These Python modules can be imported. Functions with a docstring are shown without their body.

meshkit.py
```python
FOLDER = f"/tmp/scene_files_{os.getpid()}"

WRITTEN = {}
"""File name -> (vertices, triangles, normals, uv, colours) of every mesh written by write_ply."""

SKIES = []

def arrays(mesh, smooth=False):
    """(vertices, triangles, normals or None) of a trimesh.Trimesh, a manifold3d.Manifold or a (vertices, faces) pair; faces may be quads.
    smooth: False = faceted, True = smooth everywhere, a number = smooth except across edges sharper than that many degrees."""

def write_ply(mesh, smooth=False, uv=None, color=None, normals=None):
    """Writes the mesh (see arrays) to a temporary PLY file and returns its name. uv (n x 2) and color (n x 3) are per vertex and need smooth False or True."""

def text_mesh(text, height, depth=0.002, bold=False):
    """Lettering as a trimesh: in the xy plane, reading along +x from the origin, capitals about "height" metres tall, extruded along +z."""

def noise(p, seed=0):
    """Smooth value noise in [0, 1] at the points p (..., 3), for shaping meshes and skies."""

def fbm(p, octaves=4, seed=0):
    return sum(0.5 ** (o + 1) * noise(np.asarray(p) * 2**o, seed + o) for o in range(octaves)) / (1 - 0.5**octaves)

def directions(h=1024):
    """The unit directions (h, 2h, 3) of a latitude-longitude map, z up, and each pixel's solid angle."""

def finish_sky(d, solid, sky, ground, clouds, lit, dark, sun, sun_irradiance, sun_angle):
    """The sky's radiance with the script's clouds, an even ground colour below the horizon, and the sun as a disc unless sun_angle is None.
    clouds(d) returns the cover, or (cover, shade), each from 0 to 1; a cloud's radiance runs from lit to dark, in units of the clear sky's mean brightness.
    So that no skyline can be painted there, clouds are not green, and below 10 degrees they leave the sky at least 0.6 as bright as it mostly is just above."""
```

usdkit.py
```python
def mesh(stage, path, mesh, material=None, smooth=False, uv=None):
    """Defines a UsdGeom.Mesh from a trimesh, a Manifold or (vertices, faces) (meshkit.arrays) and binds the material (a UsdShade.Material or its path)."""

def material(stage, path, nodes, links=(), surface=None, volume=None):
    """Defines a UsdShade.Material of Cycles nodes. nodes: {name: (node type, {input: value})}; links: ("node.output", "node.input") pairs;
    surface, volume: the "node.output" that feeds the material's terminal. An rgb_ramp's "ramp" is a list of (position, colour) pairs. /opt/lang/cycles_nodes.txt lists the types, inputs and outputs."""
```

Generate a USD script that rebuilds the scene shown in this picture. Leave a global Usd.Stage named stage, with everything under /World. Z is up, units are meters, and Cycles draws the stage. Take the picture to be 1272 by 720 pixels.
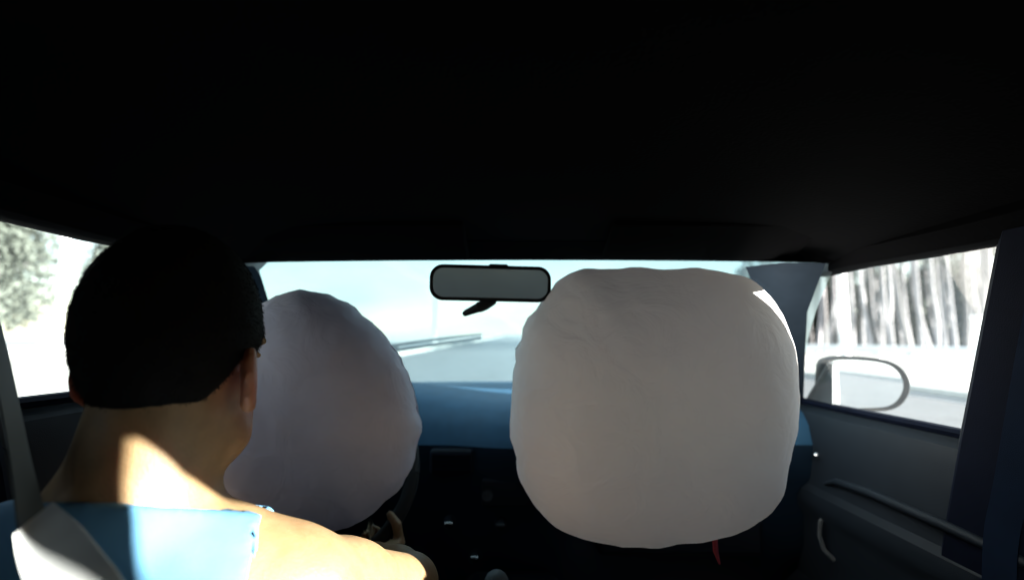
import math, random
import numpy as np, trimesh, manifold3d as m3, usdkit, meshkit
from pxr import Usd, UsdGeom, UsdLux, UsdShade, Gf, Sdf
from shapely.geometry import Polygon
from scipy.interpolate import CubicSpline, PchipInterpolator

random.seed(7); rng = np.random.default_rng(7)
stage = Usd.Stage.CreateInMemory()
UsdGeom.SetStageUpAxis(stage, 'Z'); UsdGeom.SetStageMetersPerUnit(stage, 1.0)
W = UsdGeom.Xform.Define(stage, '/World'); stage.SetDefaultPrim(W.GetPrim())
UsdGeom.Scope.Define(stage, '/World/Looks')

# ------------------------------------------------------------------ camera, sky, sun, exposure
EYE, PITCH, F = np.array([0, 0, 1.2]), math.atan(55 / 636), 636.0      # half width 636 px = 45 degrees
cam = UsdGeom.Camera.Define(stage, '/World/camera')
cam.AddTranslateOp().Set(Gf.Vec3d(*EYE)); cam.AddRotateXOp().Set(90 + math.degrees(PITCH))
cam.CreateHorizontalApertureAttr(36.0); cam.CreateFocalLengthAttr(18.0)
cam.CreateClippingRangeAttr((0.02, 5000)); cam.CreateExposureAttr(3.1)
cam.CreateFStopAttr(2.0); cam.CreateFocusDistanceAttr(0.72)
SUN = np.array([0.92, -0.37, 0.175]); SUN /= np.linalg.norm(SUN)
ELEV, ROT = math.asin(SUN[2]), math.atan2(SUN[0], SUN[1])
usdkit.material(stage, '/World/Looks/sky_light', {                 # a thin white veil of cloud over the clear sky
    'sky': ('sky_texture', {'sky_type': 'single_scattering', 'sun_disc': False, 'sun_elevation': ELEV, 'sun_rotation': ROT, 'aerosol_density': 0.3}),
    'tc': ('texture_coordinate', {}), 'mp': ('mapping', {'scale': (1, 1, 3)}), 'n': ('noise_texture', {'scale': 2.5, 'detail': 5, 'roughness': 0.55}),
    'r': ('rgb_ramp', {'ramp': [(0.3, (.72,) * 3), (0.7, (.95,) * 3)]}), 'm': ('mix', {'color2': (0.86, 1.0, 1.06)}),
    'bg': ('background_shader', {'strength': 0.15})},
    [('tc.generated', 'mp.vector'), ('mp.vector', 'n.vector'), ('n.fac', 'r.fac'), ('r.color', 'm.fac'), ('sky.color', 'm.color1'), ('m.color', 'bg.color')], surface='bg.background')
dome = UsdLux.DomeLight.Define(stage, '/World/sky'); dome.CreateIntensityAttr(1.0)
UsdShade.MaterialBindingAPI.Apply(dome.GetPrim()).Bind(UsdShade.Material.Get(stage, '/World/Looks/sky_light'))
dome.GetPrim().SetCustomDataByKey('kind', 'structure')
sun = UsdLux.DistantLight.Define(stage, '/World/sun')
sun.CreateNormalizeAttr(True); sun.CreateIntensityAttr(1.25); sun.CreateAngleAttr(0.5); sun.CreateColorAttr(Gf.Vec3f(1.0, 0.95, 0.87))
sun.AddTransformOp().Set(Gf.Matrix4d(Gf.Rotation(Gf.Vec3d(0, 0, 1), Gf.Vec3d(*SUN)), Gf.Vec3d(0, 0, 0)))

# ------------------------------------------------------------------ helpers
def at(px, py, Y):
    """The point at distance Y ahead that the photograph shows at pixel (px, py)."""
    a, b = (px - 636) / F, (360 - py) / F
    d = np.array([a, math.cos(PITCH) - b * math.sin(PITCH), math.sin(PITCH) + b * math.cos(PITCH)])
    return EYE + d * (Y / d[1])

used = {}
def numbered(parent, name):
    k = used.get((parent, name), 0); used[(parent, name)] = k + 1
    return f'{parent}/{name}' + (f'_{k:03d}' if k else '')

def put(x, label=None, cat=None, group=None, kind=None):
    for k, v in (('label', label), ('category', cat), ('group', group), ('kind', kind)):
        if v: x.SetCustomDataByKey(k, v)
    return x

def ppath(parent): return '/World' if parent is None else str(parent.GetPath())

def obj(name, mesh, mat, parent=None, smooth=30, **kw):
    p = usdkit.mesh(stage, numbered(ppath(parent), name), mesh, '/World/Looks/' + mat, smooth=smooth).GetPrim()
    return put(p, **kw)

def thing(name, label, cat, loc=(0, 0, 0), rz=0, group=None):
    x = UsdGeom.Xform.Define(stage, numbered('/World', name))
    x.AddTranslateOp().Set(Gf.Vec3d(*map(float, loc)))
    if rz: x.AddRotateZOp().Set(math.degrees(rz))
    return put(x.GetPrim(), label, cat, group)

def copy_of(root, loc, rz, label, scale=1.0):
    was = root.GetCustomData()
    x = UsdGeom.Xform.Define(stage, numbered('/World', '_'.join(t for t in root.GetName().split('_') if not t.isdigit())))
    x.GetPrim().GetReferences().AddInternalReference(root.GetPath()); x.GetPrim().SetInstanceable(True)
    x.ClearXformOpOrder()
    for n in list(x.GetPrim().GetPropertyNames()):
        pass
    x.MakeMatrixXform().Set(Gf.Matrix4d().SetScale(scale) * Gf.Matrix4d().SetRotate(Gf.Rotation(Gf.Vec3d(0, 0, 1), math.degrees(rz))) * Gf.Matrix4d().SetTranslate(Gf.Vec3d(*map(float, loc))))
    return put(x.GetPrim(), label, was['category'], was.get('group'))

def cat(*ms):
    ms = [m if isinstance(m, trimesh.Trimesh) else tm(m) for m in ms]
    return trimesh.util.concatenate(ms)

def tm(m):
    if isinstance(m, trimesh.Trimesh): return m
    v, f, _ = meshkit.arrays(m); return trimesh.Trimesh(v, f, process=False)

def ball(c, r, n=20):
    return m3.Manifold.sphere(r, n).translate([float(x) for x in c])

def hull(pts, n=16):
    """Hull of balls (x, y, z, r)."""
    return m3.Manifold.batch_hull([ball(p[:3], p[3], n) for p in pts])

def rbox(c, size, r=0.01, n=12):
    h = np.array(size) / 2 - r
    return hull([(c[0] + sx * h[0], c[1] + sy * h[1], c[2] + sz * h[2], r) for sx in (-1, 1) for sy in (-1, 1) for sz in (-1, 1)], n)

def box(c, size):
    m = trimesh.creation.box(size); m.apply_translation(c); return m

def tube(points, radii, sides=10, cap=True):
    p = np.asarray(points, float); r = np.broadcast_to(radii, (len(p),)).astype(float)
    t = np.gradient(p, axis=0); t /= np.linalg.norm(t, axis=1, keepdims=True) + 1e-12
    ref = np.array([0, 0, 1.0]) if abs(t[len(t) // 2][2]) < .9 else np.array([1.0, 0, 0])
    a = np.cross(t, ref); a /= np.linalg.norm(a, axis=1, keepdims=True) + 1e-12
    b = np.cross(t, a)
    an = np.arange(sides) * 2 * np.pi / sides
    v = p[:, None] + r[:, None, None] * (np.cos(an)[None, :, None] * a[:, None] + np.sin(an)[None, :, None] * b[:, None])
    v = v.reshape(-1, 3); f = []
    for i in range(len(p) - 1):
        for j in range(sides):
            q = [i * sides + j, i * sides + (j + 1) % sides, (i + 1) * sides + (j + 1) % sides, (i + 1) * sides + j]
            f += [[q[0], q[1], q[2]], [q[0], q[2], q[3]]]
    if cap:
        n = len(v); v = np.vstack([v, p[0], p[-1]])
        for j in range(sides):
            f += [[n, (j + 1) % sides, j], [n + 1, (len(p) - 1) * sides + j, (len(p) - 1) * sides + (j + 1) % sides]]
    m = trimesh.Trimesh(v, f, process=False); m.fix_normals(); return m

def grid(P, closed=False):
    """A sheet from an (n, m, 3) array of points."""
    n, m = P.shape[:2]; i, j = np.meshgrid(np.arange(n - 1), np.arange(m - 1), indexing='ij')
    q = np.stack([i * m + j, i * m + j + 1, (i + 1) * m + j + 1, (i + 1) * m + j], -1).reshape(-1, 4)
    return trimesh.Trimesh(P.reshape(-1, 3), np.vstack([q[:, [0, 1, 2]], q[:, [0, 2, 3]]]), process=False)

def slab(P, thick, axis=None):
    """A sheet with thickness: the grid moved by the vector thick makes its other face."""
    n, m = P.shape[:2]; a = grid(P); Q = P + np.asarray(thick, float); b = grid(Q)
    ring = [(0, j) for j in range(m)] + [(i, m - 1) for i in range(1, n)] + [(n - 1, j) for j in range(m - 2, -1, -1)] + [(i, 0) for i in range(n - 2, 0, -1)]
    idx = [i * m + j for i, j in ring]; k = n * m; f = []
    for u in range(len(idx)):
        p, q = idx[u], idx[(u + 1) % len(idx)]
        f += [[p, q, q + k], [p, q + k, p + k]]
    t = trimesh.Trimesh(np.vstack([a.vertices, b.vertices]), np.vstack([a.faces, b.faces[:, ::-1] + k, f]), process=False)
    t.fix_normals(); return t

def sweep_y(profile, ys, xs=None, zs=None, cap=True):
    """A closed (x, z) profile swept along y, with an optional shift per station."""
    pr = np.asarray(profile, float); n = len(pr); v = []
    for k, y in enumerate(ys):
        dx, dz = (xs[k] if xs is not None else 0), (zs[k] if zs is not None else 0)
        v += [[x + dx, y, z + dz] for x, z in pr]
    f = []
    for k in range(len(ys) - 1):
        for j in range(n):
            a, b = k * n + j, k * n + (j + 1) % n
            f += [[a, b, b + n], [a, b + n, a + n]]
    if cap:
        tri = trimesh.creation.triangulate_polygon(Polygon(pr), engine='earcut')
        vv, ff = np.asarray(tri[0]), np.asarray(tri[1])
        base = len(v)
        v += [[x + (xs[0] if xs is not None else 0), ys[0], z + (zs[0] if zs is not None else 0)] for x, z in vv]
        f += ff.tolist() if False else [[base + a, base + b, base + c] for a, b, c in ff]
        base = len(v)
        v += [[x + (xs[-1] if xs is not None else 0), ys[-1], z + (zs[-1] if zs is not None else 0)] for x, z in vv]
        f += [[base + c, base + b, base + a] for a, b, c in ff]
    m = trimesh.Trimesh(v, f, process=False); m.merge_vertices(); m.fix_normals(); return m

def prism(quad_in, quad_out):
    """A closed solid between two matching polygons."""
    a, b = np.asarray(quad_in, float), np.asarray(quad_out, float); n = len(a); f = []
    for i in range(n):
        j = (i + 1) % n; f += [[i, j, j + n], [i, j + n, i + n]]
    for i in range(1, n - 1):
        f += [[0, i + 1, i], [n, n + i, n + i + 1]]
    m = trimesh.Trimesh(np.vstack([a, b]), f, process=False); m.fix_normals(); return m

# ------------------------------------------------------------------ materials
def plain(name, col, rough=0.5, var=0.12, scale=30, bump=0.0, bscale=200, **kw):
    c = np.array(col)
    nodes = {'tc': ('texture_coordinate', {}), 'n': ('noise_texture', {'scale': scale, 'detail': 4}),
             'r': ('rgb_ramp', {'ramp': [(0.25, tuple(c * (1 - var))), (0.75, tuple(np.minimum(c * (1 + var), 1)))]}),
             'p': ('principled_bsdf', {'roughness': rough, **kw})}
    links = [('tc.object', 'n.vector'), ('n.fac', 'r.fac'), ('r.color', 'p.base_color')]
    if bump:
        nodes['n2'] = ('noise_texture', {'scale': bscale, 'detail': 3}); nodes['b'] = ('bump', {'strength': 1.0, 'distance': bump})
        links += [('tc.object', 'n2.vector'), ('n2.fac', 'b.height'), ('b.normal', 'p.normal')]
    return usdkit.material(stage, '/World/Looks/' + name, nodes, links, surface='p.BSDF')

def glass(name, dust, dustcol=(0.85, 0.9, 0.92), tint=(0.93, 0.97, 0.96), scale=6):
    """A window pane: see-through, a little reflective, with a film of dust that scatters light."""
    return usdkit.material(stage, '/World/Looks/' + name, {
        'tc': ('texture_coordinate', {}), 'n': ('noise_texture', {'scale': scale, 'detail': 5, 'roughness': 0.6}),
        'r': ('rgb_ramp', {'ramp': [(0.3, (dust * .75,) * 3), (0.7, (dust * 1.25,) * 3)]}),
        't': ('transparent_bsdf', {'color': tint}), 'g': ('glossy_bsdf', {'color': (1, 1, 1), 'roughness': 0.02}), 
        'd': ('translucent_bsdf', {'color': dustcol}), 'm1': ('mix_closure', {'fac': 0.06}), 'm2': ('mix_closure', {})},
        [('tc.object', 'n.vector'), ('n.fac', 'r.fac'), ('t.BSDF', 'm1.closure1'), ('g.BSDF', 'm1.closure2'),
         ('r.color', 'm2.fac'), ('m1.closure', 'm2.closure1'), ('d.BSDF', 'm2.closure2')], surface='m2.closure')

plain('headliner_cloth', (0.0022, 0.0022, 0.0026), 0.95, bump=0.0006, specular_ior_level=0.05)
plain('dark_plastic', (0.006, 0.009, 0.015), 0.6, bump=0.0004, bscale=500, specular_ior_level=0.15)
plain('pillar_plastic', (0.004, 0.006, 0.014), 0.7, bump=0.0003, bscale=500, specular_ior_level=0.04)
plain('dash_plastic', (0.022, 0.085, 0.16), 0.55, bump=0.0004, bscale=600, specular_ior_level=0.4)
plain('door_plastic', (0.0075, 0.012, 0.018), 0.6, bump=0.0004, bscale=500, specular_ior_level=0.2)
plain('dash_shaded', (0.007, 0.019, 0.036), 0.6, bump=0.0004, bscale=600, specular_ior_level=0.15)  # dash blue darkened: the falloff of light is put into the colour
plain('grey_trim', (0.06, 0.068, 0.075), 0.6, bump=0.0003, bscale=500)
plain('blue_grey_trim', (0.017, 0.026, 0.038), 0.7, bump=0.0003, bscale=500, specular_ior_level=0.1)
plain('black_rubber', (0.012, 0.012, 0.013), 0.6, specular_ior_level=0.25)
plain('wiper_rubber', (0.012, 0.02, 0.022), 0.55)
plain('chrome', (0.75, 0.76, 0.78), 0.18, metallic=1.0, var=0.05)
plain('body_paint', (0.16, 0.17, 0.19), 0.3, coat_weight=0.5)
plain('carpet', (0.008, 0.008, 0.009), 0.95, bump=0.002, bscale=300, specular_ior_level=0.05)
plain('shaded_webbing', (0.05, 0.064, 0.072), 0.7, bump=0.0003, bscale=900)  # darker copy of the belt cloth, shade put into its colour
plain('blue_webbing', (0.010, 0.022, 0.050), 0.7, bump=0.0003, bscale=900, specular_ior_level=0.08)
plain('lit_webbing', (0.58, 0.60, 0.61), 0.7, bump=0.0003, bscale=900)  # lighter copy of the same belt, the light on it put into its colour
plain('seat_fabric', (0.02, 0.022, 0.026), 0.85, bump=0.0006, bscale=700, specular_ior_level=0.1)
usdkit.material(stage, '/World/Looks/skin', {
    'tc': ('texture_coordinate', {}), 'n': ('noise_texture', {'scale': 55, 'detail': 5}), 'r': ('rgb_ramp', {'ramp': [(0.25, (0.185, 0.115, 0.055)), (0.75, (0.245, 0.155, 0.078))]}),
    'fl': ('attribute', {'attribute': 'flush'}), 'm': ('mix', {'color2': (0.36, 0.085, 0.060)}), 'k': ('math', {'math_type': 'multiply', 'value2': 0.85}),
    'n2': ('noise_texture', {'scale': 380, 'detail': 4}), 'b': ('bump', {'strength': 1.0, 'distance': 0.0006}),
    'p': ('principled_bsdf', {'roughness': 0.5, 'subsurface_weight': 0.15, 'subsurface_radius': (1, .35, .2), 'subsurface_scale': 0.006})},
    [('tc.object', 'n.vector'), ('n.fac', 'r.fac'), ('fl.fac', 'k.value1'), ('k.value', 'm.fac'), ('r.color', 'm.color1'), ('m.color', 'p.base_color'), ('tc.object', 'n2.vector'), ('n2.fac', 'b.height'), ('b.normal', 'p.normal')], surface='p.BSDF')
plain('hair', (0.0035, 0.003, 0.003), 0.75, bump=0.003, bscale=500, specular_ior_level=0.1)
plain('blue_shirt', (0.068, 0.19, 0.32), 0.85, bump=0.0005, bscale=900)
plain('trousers_cloth', (0.02, 0.022, 0.03), 0.9, bump=0.0005, bscale=700, specular_ior_level=0.1)
plain('shoe_leather', (0.015, 0.012, 0.010), 0.5)
plain('eye_white', (0.75, 0.73, 0.70), 0.2)
plain('red_strap', (0.45, 0.06, 0.09), 0.7)
plain('lettering_grey', (0.35, 0.36, 0.4), 0.8)
usdkit.material(stage, '/World/Looks/mirror_glass', {'g': ('glossy_bsdf', {'color': (0.82, 0.86, 0.88), 'roughness': 0.01})}, [], surface='g.BSDF')
usdkit.material(stage, '/World/Looks/tinted_mirror', {'g': ('glossy_bsdf', {'color': (0.36, 0.44, 0.46), 'roughness': 0.12}), 'd': ('diffuse_bsdf', {'color': (0.34, 0.44, 0.46)}), 'm': ('mix_closure', {'fac': 0.5})},
                [('g.BSDF', 'm.closure1'), ('d.BSDF', 'm.closure2')], surface='m.closure')
glass('windshield_glass', 0.16, (0.80, 0.98, 0.98), (0.47, 0.625, 0.635), 1.5); glass('side_glass', 0.009); glass('clean_glass', 0.004)
glass('dimming_glass', 0.004, tint=(0.16, 0.17, 0.18))  # dark tint added to panes behind the camera to hold back their light

def airbag_cloth(name, col, col2):
    usdkit.material(stage, '/World/Looks/' + name, {
        'tc': ('texture_coordinate', {}), 'n': ('noise_texture', {'scale': 3.2, 'detail': 4, 'roughness': 0.6}), 'r': ('rgb_ramp', {'ramp': [(0.3, col2), (0.7, col)]}),
        'w': ('noise_texture', {'scale': 14, 'detail': 5, 'distortion': 1.2}), 'w2': ('noise_texture', {'scale': 900, 'detail': 2}),
        'b': ('bump', {'strength': 1.0, 'distance': 0.006}), 'b2': ('bump', {'strength': 0.6, 'distance': 0.0004}),
        'p': ('principled_bsdf', {'roughness': 0.8, 'specular_ior_level': 0.2, 'sheen_weight': 0.15}), 't': ('translucent_bsdf', {'color': col}), 'm': ('mix_closure', {'fac': 0.18})},
        [('tc.object', 'n.vector'), ('n.fac', 'r.fac'), ('r.color', 'p.base_color'), ('tc.object', 'w.vector'), ('tc.object', 'w2.vector'), ('w.fac', 'b.height'),
         ('w2.fac', 'b2.height'), ('b.normal', 'b2.normal'), ('b2.normal', 'p.normal'), ('p.BSDF', 'm.closure1'), ('t.BSDF', 'm.closure2')], surface='m.closure')
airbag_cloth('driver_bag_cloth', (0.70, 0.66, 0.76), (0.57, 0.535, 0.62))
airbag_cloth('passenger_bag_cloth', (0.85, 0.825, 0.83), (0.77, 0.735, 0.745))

# ------------------------------------------------------------------ the place outside
def ground_mat(name, a, b, scale, rough=0.95, bump=0.02):
    usdkit.material(stage, '/World/Looks/' + name, {
        'tc': ('texture_coordinate', {}), 'n': ('noise_texture', {'scale': scale, 'detail': 8, 'roughness': 0.65}), 'n1': ('noise_texture', {'scale': scale * 12, 'detail': 6}),
        'mx': ('mix_float', {'fac': 0.4}), 'r': ('rgb_ramp', {'ramp': [(0.35, a), (0.65, b)]}), 'b': ('bump', {'strength': 0.7, 'distance': bump}), 'p': ('principled_bsdf', {'roughness': rough})},
        [('tc.object', 'n.vector'), ('tc.object', 'n1.vector'), ('n.fac', 'mx.a'), ('n1.fac', 'mx.b'), ('mx.result', 'r.fac'), ('r.color', 'p.base_color'), ('n1.fac', 'b.height'), ('b.normal', 'p.normal')], surface='p.BSDF')
ground_mat('sandy_ground', (0.34, 0.33, 0.30), (0.55, 0.54, 0.52), 0.4)
ground_mat('asphalt', (0.10, 0.105, 0.115), (0.16, 0.165, 0.175), 1.2, 0.85, 0.004)
plain('road_paint', (0.78, 0.78, 0.76), 0.6, scale=3)
plain('kerb_concrete', (0.45, 0.45, 0.43), 0.9, scale=5, bump=0.003, bscale=60)
plain('bark_dark', (0.17, 0.165, 0.17), 0.95, var=.35, scale=9, bump=0.02, bscale=25)
plain('bark_pale', (0.33, 0.32, 0.34), 0.9, var=.3, scale=6, bump=0.01, bscale=25)
plain('galvanised', (0.62, 0.63, 0.64), 0.45, metallic=0.0)
plain('pole_white', (0.78, 0.78, 0.77), 0.55)
plain('cabinet_white', (0.80, 0.80, 0.79), 0.5)
def leaf_mat(name, a, b):
    usdkit.material(stage, '/World/Looks/' + name, {
        'o': ('geometry', {}), 'r': ('rgb_ramp', {'ramp': [(0, a), (1, b)]}), 'd': ('principled_bsdf', {'roughness': 0.7}), 't': ('translucent_bsdf', {}), 'm': ('mix_closure', {'fac': 0.3})},
        [('o.random_per_island', 'r.fac'), ('r.color', 'd.base_color'), ('r.color', 't.color'), ('d.BSDF', 'm.closure1'), ('t.BSDF', 'm.closure2')], surface='m.closure')
leaf_mat('pine_needles', (0.04, 0.065, 0.035), (0.09, 0.12, 0.06)); leaf_mat('grey_leaves', (0.115, 0.135, 0.115), (0.20, 0.22, 0.18))

gp = np.linspace(-1, 1, 61); gx, gy = np.meshgrid(np.sign(gp) * np.abs(gp) ** 2.2 * 900, np.sign(gp) * np.abs(gp) ** 2.2 * 900, indexing='ij')
P = np.stack([gx, gy, np.zeros_like(gx)], -1); far = np.maximum(0, np.hypot(gx, gy) - 25)
P[..., 2] = np.where(far > 0, 0.6 * (meshkit.fbm(np.stack([gx / 30, gy / 30, 0 * gx], -1), 3, 5) - .5) * np.minimum(far / 40, 1), 0)
P[..., 2] *= (np.abs(gx) > 11)
obj('ground', grid(P), 'sandy_ground', smooth=True, kind='structure')
ry = np.linspace(-120, 420, 60); RX = (-6.5, 8.5)
obj('road', grid(np.stack(list(np.meshgrid(np.linspace(*RX, 6), ry, indexing='ij')) + [np.full((6, 60), .004)], -1)), 'asphalt', kind='structure')
obj('kerb', cat(*[box((x, 150, .06), (.18, 540, .13)) for x in (RX[1] + .1, RX[0] - .1)]), 'kerb_concrete', kind='structure')
obj('lane_marking', cat(*[box((x, 150, .0085), (.12, 540, .002)) for x in (RX[1] - .45, RX[0] + .45)], *[box((1.9, y, .0085), (.12, 3, .002)) for y in range(-60, 300, 9)]), 'road_paint', kind='structure')

def leaves(centres, size, n, seed, flat=1.0):
    """Many small bent leaf faces round clump centres (x, y, z, radius)."""
    r = np.random.default_rng(seed); V, Fc = [], []
    c = np.asarray(centres); pick = r.choice(len(c), n, p=c[:, 3] ** 2 / (c[:, 3] ** 2).sum())
    d = r.normal(size=(n, 3)); d /= np.linalg.norm(d, axis=1, keepdims=True)
    pos = c[pick, :3] + d * (c[pick, 3] * r.random(n) ** .45)[:, None] * [1, 1, flat]
    u = r.normal(size=(n, 3)); u /= np.linalg.norm(u, axis=1, keepdims=True); w = np.cross(u, r.normal(size=(n, 3))); w /= np.linalg.norm(w, axis=1, keepdims=True)
    s = size * (.6 + .8 * r.random((n, 1)))
    V = np.stack([pos - u * s, pos + w * s * .4, pos + u * s, pos - w * s * .4], 1).reshape(-1, 3)
    k = np.arange(n)[:, None] * 4
    return trimesh.Trimesh(V, np.vstack([k + [0, 1, 2], k + [0, 2, 3]]), process=False)

def trunk_mesh(h, r0, seed, lean=.03, limbs=0, lo=.5):
    r = np.random.default_rng(seed); z = np.linspace(0, h, 9)
    wob = np.cumsum(r.normal(size=(9, 2)) * h * .006, 0); L = r.normal(size=2) * lean
    pts = np.column_stack([wob + np.outer(z, L), z]); pts[0, :2] = 0; pts[0, 2] = -.1
    ms, tips = [tube(pts, np.linspace(r0, r0 * .25, 9) * (1 + .25 * (np.arange(9) == 0)), 9)], []
    for k in range(limbs):
        t = lo + (.97 - lo) * r.random(); i = t * 8; p = pts[int(i)] + (pts[min(int(i) + 1, 8)] - pts[int(i)]) * (i % 1)
        a = r.random() * 6.28; ln = h * (.10 + .16 * r.random()) * (1.25 - t * .7)
        e = p + [math.cos(a) * ln, math.sin(a) * ln, ln * (.1 + .5 * r.random())]
        mid = (p + e) / 2 + [0, 0, -.05 * ln]
        ms.append(tube([p, mid, e], np.array([.35, .22, .08]) * r0, 5)); tips.append((*e, ln)); tips.append((*mid, ln * .6))
    return cat(*ms), pts, tips

def make_tree(kind, seed, label, loc, group):
    r = np.random.default_rng(seed)
    if kind == 'pine':
        h = 15 + 4 * r.random(); tr, pts, tips = trunk_mesh(h, .15, seed, .02, 22, .52)
        cl = [(x, y, z, .55 + .35 * l) for x, y, z, l in tips]; n, s, lm, bm = 1500, .32, 'pine_needles', 'bark_dark'
    elif kind == 'birch':
        h = 14 + 4 * r.random(); tr, pts, tips = trunk_mesh(h, .11, seed, .05, 18, .45)
        cl = [(x, y, z, .5 + .3 * l) for x, y, z, l in tips]; n, s, lm, bm = 500, .2, 'grey_leaves', 'bark_pale'
    else:
        h = 8 + 1.5 * r.random(); tr, pts, tips = trunk_mesh(h, .22, seed, .03, 26, .18)
        cl = [(x, y, z, .7 + .35 * l) for x, y, z, l in tips]; n, s, lm, bm = 11000, .17, 'grey_leaves', 'bark_dark'
    t = thing(kind + '_tree' if kind != 'broad' else 'leafy_tree', label, 'tree', loc, 0, group)
    obj('trunk', tr, bm, t, smooth=40); obj('crown', leaves(cl, s, n, seed), lm, t, smooth=False)
    return t

# the wood on the right, seen through the passenger window: trunks side by side
protos, spots = {}, []
r = np.random.default_rng(11)
for row in range(4):
    for k in range(17):
        a = math.radians(28.2 + k * 1.3 + r.uniform(-.55, .55) + row * .37)
        d = 36 + row * 5.5 + r.uniform(-2, 2) + (46 - 36) * 0
        spots.append((d * math.sin(a) * 1.0, d * math.cos(a) * 1.0 + 4, row, k))
kinds = {'pine': 'tall dark pine with a bare trunk in the wood beyond the right-hand verge', 'birch': 'pale slender birch with a bare trunk in the wood beyond the right-hand verge'}
for x, y, row, k in spots:
    kd = 'birch' if r.random() < .68 else 'pine'; v = int(r.integers(3))
    if (kd, v) not in protos:
        protos[(kd, v)] = make_tree(kd, 40 + v * 7 + (kd == 'birch') * 3, kinds[kd], (x, y, 0), kd + ' trees in the wood on the right')
    else:
        copy_of(protos[(kd, v)], (x, y, 0), r.uniform(0, 6.28), kinds[kd], r.uniform(.85, 1.12))

rb = np.random.default_rng(17); bc = []
for k in range(260):
    a, d = math.radians(rb.uniform(22, 52)), rb.uniform(58, 78)
    bc.append((d * math.sin(a), d * math.cos(a), rb.uniform(.2, 11) * rb.random() ** .3, rb.uniform(.9, 2.2)))
obj('distant_wood', leaves(bc, .42, 26000, 23), 'grey_leaves', smooth=False, label='grey green depth of the wood behind the bare trunks on the right', kind='stuff', cat='wood')

# trees on the left, through the driver's window
lt = make_tree('broad', 91, 'grey green leafy tree left of the white pole in the driver window', (-23.5, 22.5, 0), None)
copy_of(lt, (-26.5, 18.5, 0), 2.0, 'bushy tree at the far left edge of the driver window', 1.05)
copy_of(lt, (-23.0, 30.5, 0), 4.0, 'leafy tree half hidden by the head of the driver, beyond the left verge', .9)

def lamp_post(label, loc, rz, h=8.5, r0=.15, group=None):
    t = thing('lamp_post', label, 'lamp post', loc, rz, group)
    obj('post', tube([(0, 0, -.1), (0, 0, .4), (0, 0, h * .6), (0, 0, h)], [r0 * 1.25, r0, r0 * .8, r0 * .6], 14), 'pole_white', t, smooth=40)
    obj('bracket', tube([(0, 0, h - .1), (.25, 0, h + .35), (.9, 0, h + .55), (1.7, 0, h + .6)], r0 * .35, 10), 'pole_white', t, smooth=40)
    obj('lamp_head', rbox((1.95, 0, h + .6), (.7, .28, .14), .06), 'galvanised', t)
    obj('base_collar', trimesh.creation.cylinder(r0 * 1.7, .3, sections=16, transform=trimesh.transformations.translation_matrix((0, 0, .15))), 'kerb_concrete', t)
    return t
lamp_post('white lamp post seen through the front passenger window, before the wood', (13.2, 20.4, 0), math.pi, 9, .17)
lamp_post('white lamp post in the driver window, right of the leafy tree', (-15.6, 17.7, 0), 0, 9, .16)
lamp_post('thin far lamp post seen through the windscreen below the mirror', (-7.3, 48.5, 0), 0, 5.4, .17)

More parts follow.
